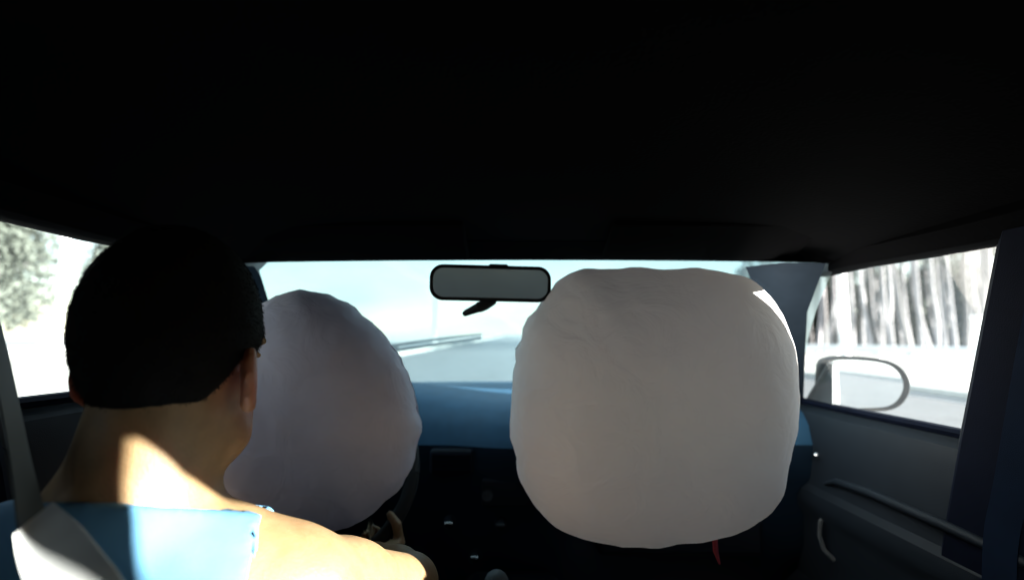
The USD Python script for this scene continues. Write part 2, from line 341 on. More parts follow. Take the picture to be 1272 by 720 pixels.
def guard_rail(label, p0, p1, n):
    p0, p1 = np.array(p0, float), np.array(p1, float); L = np.linalg.norm(p1 - p0); a = math.atan2(p1[1] - p0[1], p1[0] - p0[0])
    t = thing('guard_rail', label, 'guard rail', (*p0, 0), a)
    prof = [(-.02, .45), (.03, .48), (.03, .55), (-.02, .60), (.03, .65), (.03, .72), (-.02, .75), (-.035, .75), (.012, .71), (.012, .66), (-.035, .60), (.012, .54), (.012, .49), (-.035, .45)]
    m = sweep_y(prof, [0, L / 2, L]); m.apply_transform(trimesh.transformations.rotation_matrix(-math.pi / 2, (0, 0, 1)))
    obj('rail', m, 'galvanised', t)
    for k in range(n):
        obj('rail_post', box((L * (k + .5) / n, .08, .33), (.06, .10, .86)), 'galvanised', t)
guard_rail('galvanised guard rail on the right verge before the wood', (9.5, 30), (20.5, 9.5), 14)
guard_rail('galvanised guard rail on the left verge behind the white pole', (-28, 12), (-11, 25), 12)
cb = thing('utility_cabinet', 'white utility cabinet at the rear edge of the passenger window, behind the guard rail', 'cabinet', (17.6, 18.9, 0), -.5)
obj('plinth', box((0, 0, .1), (1.0, .6, .24)), 'kerb_concrete', cb); obj('housing', rbox((0, 0, 1.02), (.92, .52, 1.62), .03), 'cabinet_white', cb)
obj('lid', rbox((0, 0, 1.86), (1.0, .6, .07), .02), 'cabinet_white', cb)
for s in (-1, 1): obj('cabinet_door', rbox((s * .22, -.27, 1.0), (.42, .03, 1.45), .01), 'cabinet_white', cb)

# ------------------------------------------------------------------ the car
MX = 0.05                                                        # the car's middle
def mir(x, s): return MX + s * (x - MX) if s > 0 else 2 * MX - x
car = thing('car', 'interior of the car from behind the front seats: black headliner, blue dashboard, doors and glass', 'car')

# roof: headliner below, painted skin above
ys = np.array([-1.55, -1.2, -.7, -.2, .2, .5, .75, .95, 1.05, 1.10]); zc = np.array([1.38, 1.42, 1.455, 1.465, 1.465, 1.455, 1.435, 1.405, 1.385, 1.366])
us = np.linspace(-1, 1, 25)
def roof_grid(up, half, edge):
    P = np.zeros((len(ys), len(us), 3))
    for i, y in enumerate(ys):
        bow = .03 * (1 - us ** 2) if y > 1.0 else 0 * us
        P[i, :, 0] = MX + us * half; P[i, :, 1] = y + bow
        drop = np.abs(us) ** 5
        P[i, :, 2] = zc[i] * (1 - drop) + min(edge, zc[i]) * drop + up + .006 * (1 - us ** 2) * (y > 1)
    return P
obj('headliner', slab(roof_grid(0, .69, 1.345), (0, 0, .02)), 'headliner_cloth', car, smooth=60)
obj('roof', slab(roof_grid(.035, .715, 1.36), (0, 0, .012)), 'body_paint', car, smooth=60)
obj('header_trim', slab(np.stack([np.stack([MX + us * .64, 1.085 + .03 * (1 - us ** 2) + dy, 1.352 + .010 * (1 - us ** 2) + dz], -1) for dy, dz in ((0, 0), (-.02, .012), (-.06, .03))], 0), (0, .004, .02)), 'headliner_cloth', car, smooth=60)

for s in (1, -1):
    side = 'right' if s > 0 else 'left'
    zr, sz_ = (1.335, -.034) if s > 0 else (1.342, .042)
    # roof rail above the doors
    pr = [(.715, zr), (.70, zr + .004), (.675, zr + .03), (.69, zr + .06), (.765, zr + .05), (.765, zr + .005), (.745, zr)]
    obj('roof_rail', sweep_y([(mir(x, s), z) for x, z in pr], [-1.5, -.7, 0, .6, .75, .9, 1.05, 1.2], zs=[-.06, -.01, .004, 0, -.002, 0, .003, .0]), 'headliner_cloth', car)
    # A pillar with its lit inner cover
    top, bot = np.array([.615 if s > 0 else .70, 1.12, 1.345]), np.array([.790, 1.50, 1.02])
    pl = []
    for t in np.linspace(0, 1, 7):
        c = top + (bot - top) * t + np.array([0, 0, .02 * math.sin(math.pi * t)])
        w = (.072 - .030 * min(t * 3, 1) if s > 0 else .028) + .010 * t
        pl.append([(mir(c[0] + dx * w, s), c[1] + dy * w, c[2] + dz) for dx, dy, dz in ((-.9, -1.2, 0), (-1.3, .2, .005), (-.6, 1.5, .015), (.8, 1.3, .012), (1.0, .3, 0), (.2, -1.4, -.003))])
    P = np.array(pl); ring = np.concatenate([P, P[:, :1]], 1)
    m = grid(ring); m.merge_vertices(); m.fix_normals()
    obj('windscreen_pillar', m, 'blue_grey_trim', car, smooth=40)
    # B pillar; right one widened out of view to block and shape the sun
    def pill(yf, yb, inn, z): return [(mir(inn, s), yb + .005, z), (mir(inn, s), yf - .02, z), (mir(inn + .015, s), yf, z), (mir(inn + .06, s), yf + .005, z), (mir(inn + .085, s), yf + .03, z), (mir(inn + .085, s), yb, z), (mir(inn + .02, s), yb, z)]
    st = [(.730, .00, .690, 1.345), (.738, .035, .696, 1.318), (.760, .08, .711, 1.265), (.778, .13, .719, 1.225), (.792, .21, .725, 1.20), (.815, .38, .732, 1.17), (.835, .43, .738, 1.13), (.885, .44, .745, 1.03), (.95, .44, .745, .80), (.98, .44, .745, .3)] if s > 0 else \
         [(.555, .40, .690, 1.35), (.58, .40, .715, 1.27), (.635, .39, .735, 1.17), (.685, .385, .745, 1.03), (.74, .38, .745, .80), (.78, .38, .745, .3)]
    if s > 0: st = [(.73 + .155 * (1.345 - q[3]) / .315, q[1], .69 + .055 * min((1.345 - q[3]) / .315, 1), q[3]) if q[3] > .9 else q for q in st]
    P = np.array([pill(*q) for q in st]); m = grid(np.concatenate([P, P[:, :1]], 1)); m.merge_vertices(); m.fix_normals()
    bp = obj('door_pillar', m, 'pillar_plastic', car, smooth=35)
    obj('rubber_seal', tube([(mir(q[2] + .035, s), q[0] + .012, q[3]) for q in st], .013 if s < 0 else .008, 8), 'grey_trim' if s < 0 else 'black_rubber', bp)
    # front door
    inn = [(.800, 1.052), (.786, 1.050), (.772, 1.035), (.765, 1.00), (.764, .93), (.758, .885), (.754, .862), (.742, .848), (.738, .825), (.742, .80), (.756, .775), (.758, .62), (.735, .58), (.730, .45), (.75, .36), (.86, .34), (.885, .6), (.885, .85), (.865, 1.03), (.825, 1.052)]
    door = obj('door', sweep_y([(mir(x, s), z) for x, z in inn], [.60, .80, 1.0, 1.2, 1.5, 1.82], zs=[sz_ + .004, sz_ + .003, sz_, sz_ - .003, sz_ - .006, sz_ - .008]), 'door_plastic', car, label=f'{side} front door')
    obj('window_sill', sweep_y([(mir(x, s), z) for x, z in [(.80, 1.050), (.785, 1.052), (.779, 1.060), (.785, 1.066), (.803, 1.066)]], [.66, 1.0, 1.3, 1.80], zs=[sz_ + .004, sz_, sz_ - .004, sz_ - .008]), 'pillar_plastic', door)
    g0 = [at_ for at_ in ((.81, .62, 1.05 + sz_), (.81, 1.50, 1.04 + sz_), (.735, 1.13, 1.34), (.735, .62, 1.345))]
    A, B, C, D = [np.array([mir(x, s), y, z]) for x, y, z in g0]
    q = np.array([[A + (B - A) * u + (D + (C - D) * u - A - (B - A) * u) * v + np.array([s * .012 * math.sin(math.pi * v), 0, 0]) for v in np.linspace(0, 1, 7)] for u in np.linspace(0, 1, 9)])
    obj('window_pane', grid(q), 'side_glass', door, smooth=True)
    arm = tube([(mir(.745, s), .72, .868), (mir(.742, s), .9, .874), (mir(.744, s), 1.1, .872), (mir(.752, s), 1.22, .86), (mir(.765, s), 1.3, .83)], [.008, .009, .009, .008, .005], 12)
    obj('armrest', arm, 'door_plastic', door, smooth=50)
    obj('pull_handle', tube([(mir(.757, s), 1.275, .765), (mir(.742, s), 1.275, .752), (mir(.738, s), 1.275, .72), (mir(.742, s), 1.265, .69), (mir(.757, s), 1.25, .672)], .0055, 8), 'grey_trim', door)
    obj('lock_knob', ball((mir(.758, s), 1.305, .90), .0085, 16), 'chrome', door)
    obj('pocket_edge', tube([(mir(.732, s), .92, .66), (mir(.728, s), 1.0, .64), (mir(.728, s), 1.1, .61), (mir(.735, s), 1.25, .57), (mir(.745, s), 1.4, .55)], .004, 8), 'grey_trim', door)
    # rear door: lower panel, pane, rear pillar
    rd = obj('rear_door', sweep_y([(mir(x, s), z) for x, z in inn], [-.75, -.2, .42], zs=[-.01, -.025, -.03]), 'door_plastic', car, label=f'{side} rear door')
    q = np.array([[(mir(.81 - .075 * v, s), y, 1.03 + .315 * v) for v in (0, .5, 1)] for y in (-.05, .2, .42)])
    obj('window_pane', grid(q), 'clean_glass' if s > 0 else 'dimming_glass', rd, smooth=True)
    # rear pillar, unseen; its front edge and added quarter window shaped to place sunlight
    def slabp(pts): return prism([(mir(.77 - (z - 1.02) * .26, s), y, z) for y, z in pts], [(mir(.86 - (z - 1.02) * .30, s), y, z) for y, z in pts])
    rp = obj('rear_pillar', cat(slabp([(.027, 1.365), (-.021, 1.20), (-.030, 1.02), (-.042, 1.02), (-.042, 1.365)]), slabp([(-.23, 1.365), (-.23, 1.02), (-1.45, 1.02), (-1.40, 1.365)]),
        slabp([(-.042, 1.365), (-.042, 1.30), (-.23, 1.30), (-.23, 1.365)]), slabp([(-.042, 1.12), (-.042, 1.02), (-.23, 1.02), (-.23, 1.12)])), 'headliner_cloth', car)
    obj('added_quarter_window', grid(np.array([[(mir(.80 - (z - 1.02) * .28, s), y, z) for z in (1.11, 1.2, 1.31)] for y in (-.24, -.14, -.035)])), 'clean_glass' if s > 0 else 'dimming_glass', rp, smooth=True)
    obj('rear_side_panel', prism([(mir(.74, s), -.75, .3), (mir(.74, s), -1.6, .3), (mir(.77, s), -1.6, 1.07), (mir(.77, s), -.75, 1.07)], [(mir(.88, s), -.75, .3), (mir(.88, s), -1.6, .3), (mir(.86, s), -1.6, 1.07), (mir(.86, s), -.75, 1.07)]), 'dark_plastic', car)

# windscreen, dashboard, bonnet
def ws(u, v, off=0):
    """A point of the windscreen: u across from -1 to 1, v from the base to the top."""
    bow = 1 - u ** 2
    b = np.array([MX + u * (.78 - .13 * v), 1.50 + .40 * bow - (.41 + .38 * bow) * v, 1.030 + .330 * v + .012 * bow * v])
    b[1] += .02 * math.sin(math.pi * v); b[2] += .02 * math.sin(math.pi * v)
    return b + off * np.array([0, .44, .9])
obj('windscreen', grid(np.array([[ws(u, v) for v in np.linspace(0, 1, 9)] for u in np.linspace(-1, 1, 25)])), 'windshield_glass', car, smooth=True)
dp = [(1.90, 1.022), (1.82, 1.036), (1.70, 1.040), (1.55, 1.034), (1.44, 1.020), (1.38, 1.000), (1.345, .965), (1.33, .92), (1.335, .84), (1.37, .78), (1.38, .66), (1.45, .52), (1.60, .45), (1.92, .40)]
P = np.zeros((len(dp), 41, 3)); uu = np.linspace(-.85, .85, 41)
for i, (y, z) in enumerate(dp):
    hump = np.exp(-((uu + .42) / .17) ** 2) * .028 if 1.35 < y < 1.6 and z > .95 else 0 * uu
    mid = -np.exp(-(uu / .17) ** 4) * .04 if 3 < i < 12 else 0 * uu
    P[i] = np.stack([MX + uu * .93, y + mid, z + hump - .012 * uu ** 2 * (z > .99)], -1)
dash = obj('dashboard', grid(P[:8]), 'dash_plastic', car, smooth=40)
obj('dash_fascia', grid(P[7:]), 'dash_shaded', dash, smooth=40)  # same dash, split off so that its colour carries the shade
for x in (-.18, .13): 
    obj('air_vent', rbox((MX + x - .02, 1.315, .885), (.11, .03, .06), .010), 'dark_plastic', dash)
    for k in range(4): obj('vent_slat', box((MX + x - .02, 1.299, .868 + k * .0115), (.095, .008, .003)), 'pillar_plastic', dash)
rad = obj('radio', rbox((MX - .03, 1.312, .81), (.19, .03, .07), .008), 'dark_plastic', dash)
obj('radio_knob', trimesh.creation.cylinder(.013, .03, sections=20, transform=trimesh.transformations.translation_matrix((MX - .11, 1.295, .81)) @ trimesh.transformations.rotation_matrix(math.pi / 2, (1, 0, 0))), 'chrome', rad)
obj('radio_knob', trimesh.creation.cylinder(.013, .03, sections=20, transform=trimesh.transformations.translation_matrix((MX + .05, 1.295, .81)) @ trimesh.transformations.rotation_matrix(math.pi / 2, (1, 0, 0))), 'dark_plastic', rad)
for px, py in ((558, 650), (590, 692), (622, 652)):
    c = at(px, py, 1.30)
    obj('heater_knob', hull([(c[0], 1.315, c[2], .016), (c[0], 1.30, c[2], .0145)], 20), 'dark_plastic', dash)
    obj('knob_cap', hull([(c[0] - .007, 1.286, c[2] + .006, .0035), (c[0] + .007, 1.286, c[2] + .006, .0035)], 12), 'chrome' if px < 600 else 'grey_trim', dash)
obj('glove_box', rbox((MX + .38, 1.365, .72), (.42, .04, .16), .015), 'dark_plastic', dash)
con = obj('centre_console', rbox((MX - .05, .95, .42), (.24, .86, .36), .03), 'dark_plastic', car)
obj('gear_plate', rbox((MX - .08, 1.05, .600), (.13, .22, .016), .007), 'chrome', con)
obj('gear_boot', hull([(MX - .08, 1.05, .605, .04), (MX - .08, 1.05, .655, .016)], 16), 'black_rubber', con)
obj('gear_lever', tube([(MX - .08, 1.05, .615), (MX - .08, 1.04, .695)], .008, 10), 'chrome', con)
obj('gear_knob', hull([(MX - .08, 1.036, .697, .018), (MX - .08, 1.032, .723, .024)], 20), 'grey_trim', con)
for k in range(2): obj('cup_holder', trimesh.creation.annulus(.032, .040, .012, transform=trimesh.transformations.translation_matrix((MX - .05 + .0, .80 - k * .09, .602))), 'grey_trim', con)
obj('floor_carpet', box((MX, .2, .20), (1.62, 3.7, .04)), 'carpet', car)
obj('front_bulkhead', box((MX, 1.95, .62), (1.62, .05, .80)), 'carpet', car)
hv = [(1.93, 1.005), (2.2, .985), (2.6, .93), (2.9, .84), (3.0, .70)]
obj('bonnet', slab(np.array([[(MX + u * (.84 - .05 * i / 4), y, z - .06 * u ** 4) for u in np.linspace(-1, 1, 15)] for i, (y, z) in enumerate(hv)]), (0, 0, -.02)), 'body_paint', car, smooth=50)
# rear shelf, rear seat and rear window behind the camera
obj('rear_shelf', box((MX, -1.45, 1.00), (1.50, .5, .05)), 'headliner_cloth', car)
obj('tail_panel', box((MX, -1.72, .65), (1.6, .06, .76)), 'headliner_cloth', car)
obj('rear_window', grid(np.array([[(MX + u * .70, -1.42 - .26 * v, 1.38 - .35 * v) for v in (0, .5, 1)] for u in (-1, 0, 1)])), 'dimming_glass', car, smooth=True)
rs = obj('rear_seat', cat(rbox((MX, -.85, .42), (1.34, .5, .22), .06), rbox((MX, -1.12, .74), (1.34, .20, .55), .07)), 'dark_plastic', car)

# sun visors
for s in (1, -1):
    c = (mir(.39, s), 1.005, 1.387)
    m = rbox((0, 0, 0), (.40, .15, .018), .008)
    m = m.rotate([-18, 0, 0]).translate([float(x) for x in c])
    v = obj('sun_visor', m, 'headliner_cloth', car)
    obj('visor_hinge', tube([(mir(.39, s) - .17, 1.075, 1.372), (mir(.39, s) - .02, 1.077, 1.372)], .0045, 8), 'grey_trim', v)

# rear view mirror on its stem
mc = at(609.5, 352, 1.00)
def plate(w, h, r, d, y):
    cs = m3.CrossSection([[(-w / 2 + r, -h / 2 + r), (w / 2 - r, -h / 2 + r), (w / 2 - r, h / 2 - r), (-w / 2 + r, h / 2 - r)]]).offset(r, m3.JoinType.Round, 2.0, 40)
    return m3.Manifold.extrude(cs, d).rotate([90, 0, 0]).translate([0, y, 0])
tilt = lambda m: m.rotate([3.7, 0, 0]).rotate([0, 0, 4]).rotate([0, 1.0, 0]).translate([float(x) for x in mc])
shell = m3.Manifold.batch_hull([plate(.236, .070, .026, .010, 0), plate(.215, .052, .02, .03, .035)])
rv = obj('rear_view_mirror', tilt(shell), 'black_rubber', car)
obj('mirror_glass', tilt(plate(.222, .056, .02, .003, -.0095)), 'tinted_mirror', rv)
obj('mirror_tab', tilt(m3.Manifold.batch_hull([ball((.0, .005, .034), .005), ball((.03, .005, .034), .005)])), 'black_rubber', rv)
k0, k1, k2 = at(612, 374, 1.02), at(596, 381, 1.03), at(578, 389, 1.04)
obj('mirror_stem', m3.Manifold.batch_hull([ball(k0, .008), ball(k1, .011), ball(k1 + [.01, .02, .004], .010)]) + m3.Manifold.batch_hull([ball(k1, .010), ball(k2, .006), ball(k2 + [0, .02, .003], .006)]), 'black_rubber', rv)

# wiper on the outside of the glass
def on_ws(px, py, off):
    best = None
    for u in np.linspace(-1, 1, 81):
        for v in np.linspace(0, 1, 81):
            p = ws(u, v, off); d = p - EYE
            dy = d[1] * math.cos(PITCH) + d[2] * math.sin(PITCH); dz = -d[1] * math.sin(PITCH) + d[2] * math.cos(PITCH)
            e = (636 + F * d[0] / dy - px) ** 2 + (360 - F * dz / dy - py) ** 2
            if best is None or e < best[0]: best = (e, u, v)
    return best[1], best[2]
(u0, v0), (u1, v1) = on_ws(420, 446, .012), on_ws(601, 419, .012)
tt = np.linspace(0, 1, 12)
wp = thing('windscreen_wiper', 'dark wiper stopped across the windscreen, right of the driver airbag', 'wiper')
obj('blade', tube([ws(u0 + (u1 - u0) * t, v0 + (v1 - v0) * t, .014) for t in tt], np.full(12, .005), 8), 'wiper_rubber', wp)
obj('blade_frame', tube([ws(u0 + (u1 - u0) * t, v0 + (v1 - v0) * t, .026 + .006 * math.sin(math.pi * t)) for t in tt], .003 + .002 * np.sin(np.pi * tt), 8), 'wiper_rubber', wp)
um, vm = on_ws(497, 432, .03)
obj('wiper_arm', tube([ws(um, vm, .035), ws(um - .10, vm - .025, .045), ws(u0 - .12, v0 * .6, .04), ws(u0 - .16, .0, .02)], [.006, .008, .009, .012], 8), 'wiper_rubber', wp)

# right wing mirror
wc = at(1072, 476, 1.33)
n = np.array([-.20, -.97, .02]); n /= np.linalg.norm(n)
e1 = np.cross(n, [0, 0, 1]); e1 /= np.linalg.norm(e1); e2 = np.cross(e1, n)
if e1[0] < 0: e1, e2 = -e1, e2
out = [(-.088, -.068), (-.030, -.070), (.040, -.064), (.080, -.045), (.098, -.010), (.094, .022), (.070, .050), (.020, .063), (-.040, .066), (-.078, .060), (-.090, .02)]
th = np.linspace(0, 1, len(out) + 1); cs = CubicSpline(th, np.vstack([out, out[:1]]), bc_type='periodic'); ol = cs(np.linspace(0, 1, 64, endpoint=False))
def wpt(a, b, d): return wc + e1 * a + e2 * b + n * d
rings = [(0.90, .000), (.93, .010), (1.0, .014), (1.05, .006), (1.06, -.02), (1.0, -.06), (.8, -.10), (.4, -.125), (.02, -.13)]
P = np.array([[wpt(a * k, b * k, d) for a, b in ol] for k, d in rings]); P = np.concatenate([P, P[:, :1]], 1)
m = grid(P); m.fix_normals()
wm = obj('wing_mirror', m, 'black_rubber', car, smooth=50)
gl = trimesh.Trimesh(np.vstack([[wpt(a * .93, b * .93, .004) for a, b in ol], [wpt(0, 0, .004)]]), [[i, (i + 1) % 64, 64] for i in range(64)], process=False)
obj('mirror_glass', gl, 'mirror_glass', wm)
sa = [at(1000, 505, 1.42), at(1034, 507, 1.28), at(1034, 452, 1.30), at(1028, 450, 1.31), at(1003, 492, 1.42)]
obj('mirror_foot', prism([np.array(p) for p in sa], [np.array(p) + [.05, .05, 0] for p in sa]), 'grey_trim', wm)

# steering wheel
SW, sn = np.array([-.40, 1.14, .90]), np.array([0, -.88, .47]); sn /= np.linalg.norm(sn)
sx = np.array([1.0, 0, 0]); sz = np.cross(sx, sn) * -1; sz = sz if sz[2] > 0 else -sz
def rim(a, r=.185, d=0): return SW + r * (math.cos(a) * sx + math.sin(a) * sz) + d * sn
wh = obj('steering_wheel', tube([rim(a) for a in np.linspace(0, 2 * np.pi, 49)], .0145, 12, cap=False), 'black_rubber', car, smooth=60)
obj('hub', hull([(*(SW + dx * sx + dz * sz), .022) for dx in (-.05, .05) for dz in (-.045, .045)]), 'dark_plastic', wh)
for a in (0.0, math.pi, -math.pi / 2): obj('spoke', tube([rim(a, .06), rim(a, .12), rim(a, .185)], [.016, .013, .012], 8), 'dark_plastic', wh)
obj('column', tube([SW - sn * .02, SW - sn * .40], [.035, .05], 12), 'dark_plastic', wh)

# ------------------------------------------------------------------ airbags
def airbag(outline, Y, front, back, seed, e1=.62, e2=.8, pucker=.004, n=144, m=56, taper=.35, rimward=.04):
    """An inflated bag: the photograph's outline at distance Y, domed towards the seats and drawn together behind."""
    pts = np.array([at(px, py, Y - rimward) for px, py in outline]); c = pts.mean(0)
    an = np.unwrap(np.arctan2(pts[:, 2] - c[2], pts[:, 0] - c[0])); rad = np.hypot(pts[:, 0] - c[0], pts[:, 2] - c[2])
    if an[-1] < an[0]: an, rad = an[::-1], rad[::-1]
    R = PchipInterpolator(np.r_[an - 2 * np.pi, an, an + 2 * np.pi], np.r_[rad, rad, rad])
    ph = np.linspace(0, 2 * np.pi, n, endpoint=False) + an[0]; Rp = R(ph)
    Rp = sum(np.roll(Rp, k) * w for k, w in zip(range(-3, 4), (.05, .1, .2, .3, .2, .1, .05)))
    V = []
    for u in np.linspace(0, 1, m):
        t = np.pi / 2 * (2 * u) ** 2 if u < .5 else np.pi - np.pi / 2 * (2 - 2 * u) ** 2
        
        s, q = (0.0 if u in (0, 1) else math.sin(t)), math.cos(t)
        rr = Rp * s ** e1
        dep = -front * abs(q) ** e2 if q > 0 else back * abs(q) ** e2
        if q < 0: rr = rr * (1 - taper * abs(q) ** 1.5)
        near = math.exp(-((t - np.pi * .5) / .16) ** 2)
        x, z = c[0] + rr * np.cos(ph), c[2] + rr * np.sin(ph)
        p = np.stack([x, np.full(n, Y + dep), z], -1)
        w = meshkit.fbm(np.stack([np.cos(ph) * 5, np.sin(ph) * 5, np.full(n, t * 2.0)], -1), 3, seed) - .5
        fine = meshkit.noise(np.stack([np.cos(ph) * 16, np.sin(ph) * 16, np.full(n, t * 1.2)], -1), seed + 9) - .5
        disp = s ** 1.2 * .014 * w + pucker * 2.2 * near * fine - .003 * math.exp(-((t - np.pi * .5) / .03) ** 2)
        p[:, 0] += disp * np.cos(ph); p[:, 2] += disp * np.sin(ph); p[:, 1] -= .4 * disp * q + .010 * q * (meshkit.fbm(np.stack([x * 7, z * 7, np.full(n, 3.0)], -1), 3, seed + 4) - .5)
        V.append(p)
    P = np.array(V); P = np.concatenate([P, P[:, :1]], 1)
    msh = grid(P); msh.merge_vertices(); msh.fix_normals()
    seam = np.array([Y])
    return msh, P

ob = [(385, 361), (410, 370), (440, 388), (468, 415), (492, 448), (508, 482), (516, 520), (512, 562), (498, 602), (472, 634), (440, 654), (395, 664), (345, 664), (300, 650), (268, 622), (252, 580), (250, 530), (258, 480), (276, 430), (305, 385), (345, 364)]
msh, P = airbag(ob, 1.02, .13, .12, 3, e1=.72, e2=.9, pucker=.003)
ab = thing('airbag', 'grey deployed driver airbag, round, between the head of the driver and the windscreen', 'airbag')
obj('bag', msh, 'driver_bag_cloth', ab, smooth=True)
k = P.shape[0] // 2
obj('seam', tube(np.vstack([P[k, ::2], P[k, :1]]), .0016, 6, cap=False), 'driver_bag_cloth', ab)
op = [(700, 337), (750, 331), (820, 330), (890, 334), (938, 344), (962, 372), (982, 415), (992, 462), (990, 520), (980, 580), (962, 630), (930, 657), (880, 673), (815, 681), (750, 678), (700, 664), (664, 636), (645, 590), (634, 545), (636, 490), (643, 440), (655, 395), (672, 378), (684, 356)]
msh, P = airbag(op, 1.04, .19, .34, 5, e1=.56, e2=.9, pucker=.005, taper=.5, rimward=.06)
ab2 = thing('airbag', 'large pale deployed passenger airbag, boxy, right of the rear view mirror', 'airbag')
obj('bag', msh, 'passenger_bag_cloth', ab2, smooth=True)
k = P.shape[0] // 2
obj('seam', tube(np.vstack([P[k, ::2], P[k, :1]]), .002, 6, cap=False), 'passenger_bag_cloth', ab2)
t0, t1 = at(888, 668, .98), at(894, 700, .98)
obj('tether', tube([t0 + [0, .03, .02], t0, (t0 + t1) / 2 + [-.003, 0, 0], t1], [.004, .005, .005, .002], 6), 'red_strap', ab2)

# ------------------------------------------------------------------ driver's seat and belts
def seatback(cx, yaw):
    """The seat back: a rounded slab leaning back, bolsters on both sides."""
    m = m3.Manifold.batch_hull([ball((sx_ * w, y, z), .045, 20) for sx_ in (-1, 1) for w, y, z in ((.20, .14, .45), (.225, .02, .72), (.16, -.07, .955))])
    m = m + m3.Manifold.batch_hull([ball((.23, .17, .5), .05, 20), ball((.235, .06, .72), .055, 20), ball((.17, -.05, .93), .045, 20)]) + m3.Manifold.batch_hull([ball((-.23, .17, .5), .05, 20), ball((-.235, .06, .72), .055, 20), ball((-.17, -.05, .93), .045, 20)])
    return m.rotate([0, 0, yaw]).translate([cx, .33, 0])
seat = obj('driver_seat', seatback(-.39, 0), 'seat_fabric', car, smooth=50)
obj('cushion', rbox((-.39, .66, .40), (.50, .52, .16), .06), 'seat_fabric', seat)
obj('seat_base', rbox((-.39, .64, .28), (.42, .46, .14), .02), 'dark_plastic', seat)
ps = obj('passenger_seat', seatback(.44, 0), 'seat_fabric', car, smooth=50)
obj('cushion', rbox((.44, .66, .40), (.50, .52, .16), .06), 'seat_fabric', ps); obj('seat_base', rbox((.44, .64, .28), (.42, .46, .14), .02), 'dark_plastic', ps)
def strap(pts, wdirs, th=.0015):
    """Webbing through pts; wdirs: its width vector at each point, or one for all."""
    t = np.linspace(0, 1, len(pts)); tt = np.linspace(0, 1, 32)
    p = CubicSpline(t, np.array(pts))(tt); wd = np.broadcast_to(np.array(wdirs, float), (len(pts), 3)); wd = PchipInterpolator(t, wd)(tt)
    P = np.stack([p + wd * k for k in np.linspace(-.5, .5, 5)], 1); nrm = np.cross(wd, np.gradient(p, axis=0)); nrm /= np.linalg.norm(nrm, axis=1, keepdims=True)
    return slab(P, nrm[:, None] * th)
sb = thing('seat_belt', 'dark blue belt webbing down the right door pillar at the right edge', 'seat belt')
obj('webbing', strap([(.650, .60, 1.29), (.680, .675, 1.15), (.702, .745, .97), (.708, .775, .865), (.712, .80, .6), (.714, .80, .42)], (-.006, .047, 0)), 'blue_webbing', sb)
obj('belt_guide', rbox((.650, .60, 1.295), (.02, .065, .03), .008), 'dark_plastic', sb)

sb2 = thing('seat_belt', 'slack belt at the lower left corner, colour darkened as shade above and lightened as light below, behind the driver', 'seat belt')
edge_on = (-.023, .040, 0)
obj('webbing', strap([(-.622, .59, 1.28), at(-2, 430, .515), at(21, 540, .46), at(41, 648, .415)], [edge_on, edge_on, edge_on, (-.019, .042, .004)]), 'shaded_webbing', sb2)
obj('webbing', strap([at(42, 642, .405), at(68, 690, .378), at(110, 752, .355), at(176, 850, .345)], [(-.004, .036, .012), (.016, .024, .030), (.022, .018, .034), (.022, .018, .034)]), 'lit_webbing', sb2, label='pale lower length of the belt')
obj('belt_guide', rbox((-.628, .585, 1.29), (.02, .065, .03), .008), 'dark_plastic', sb2)

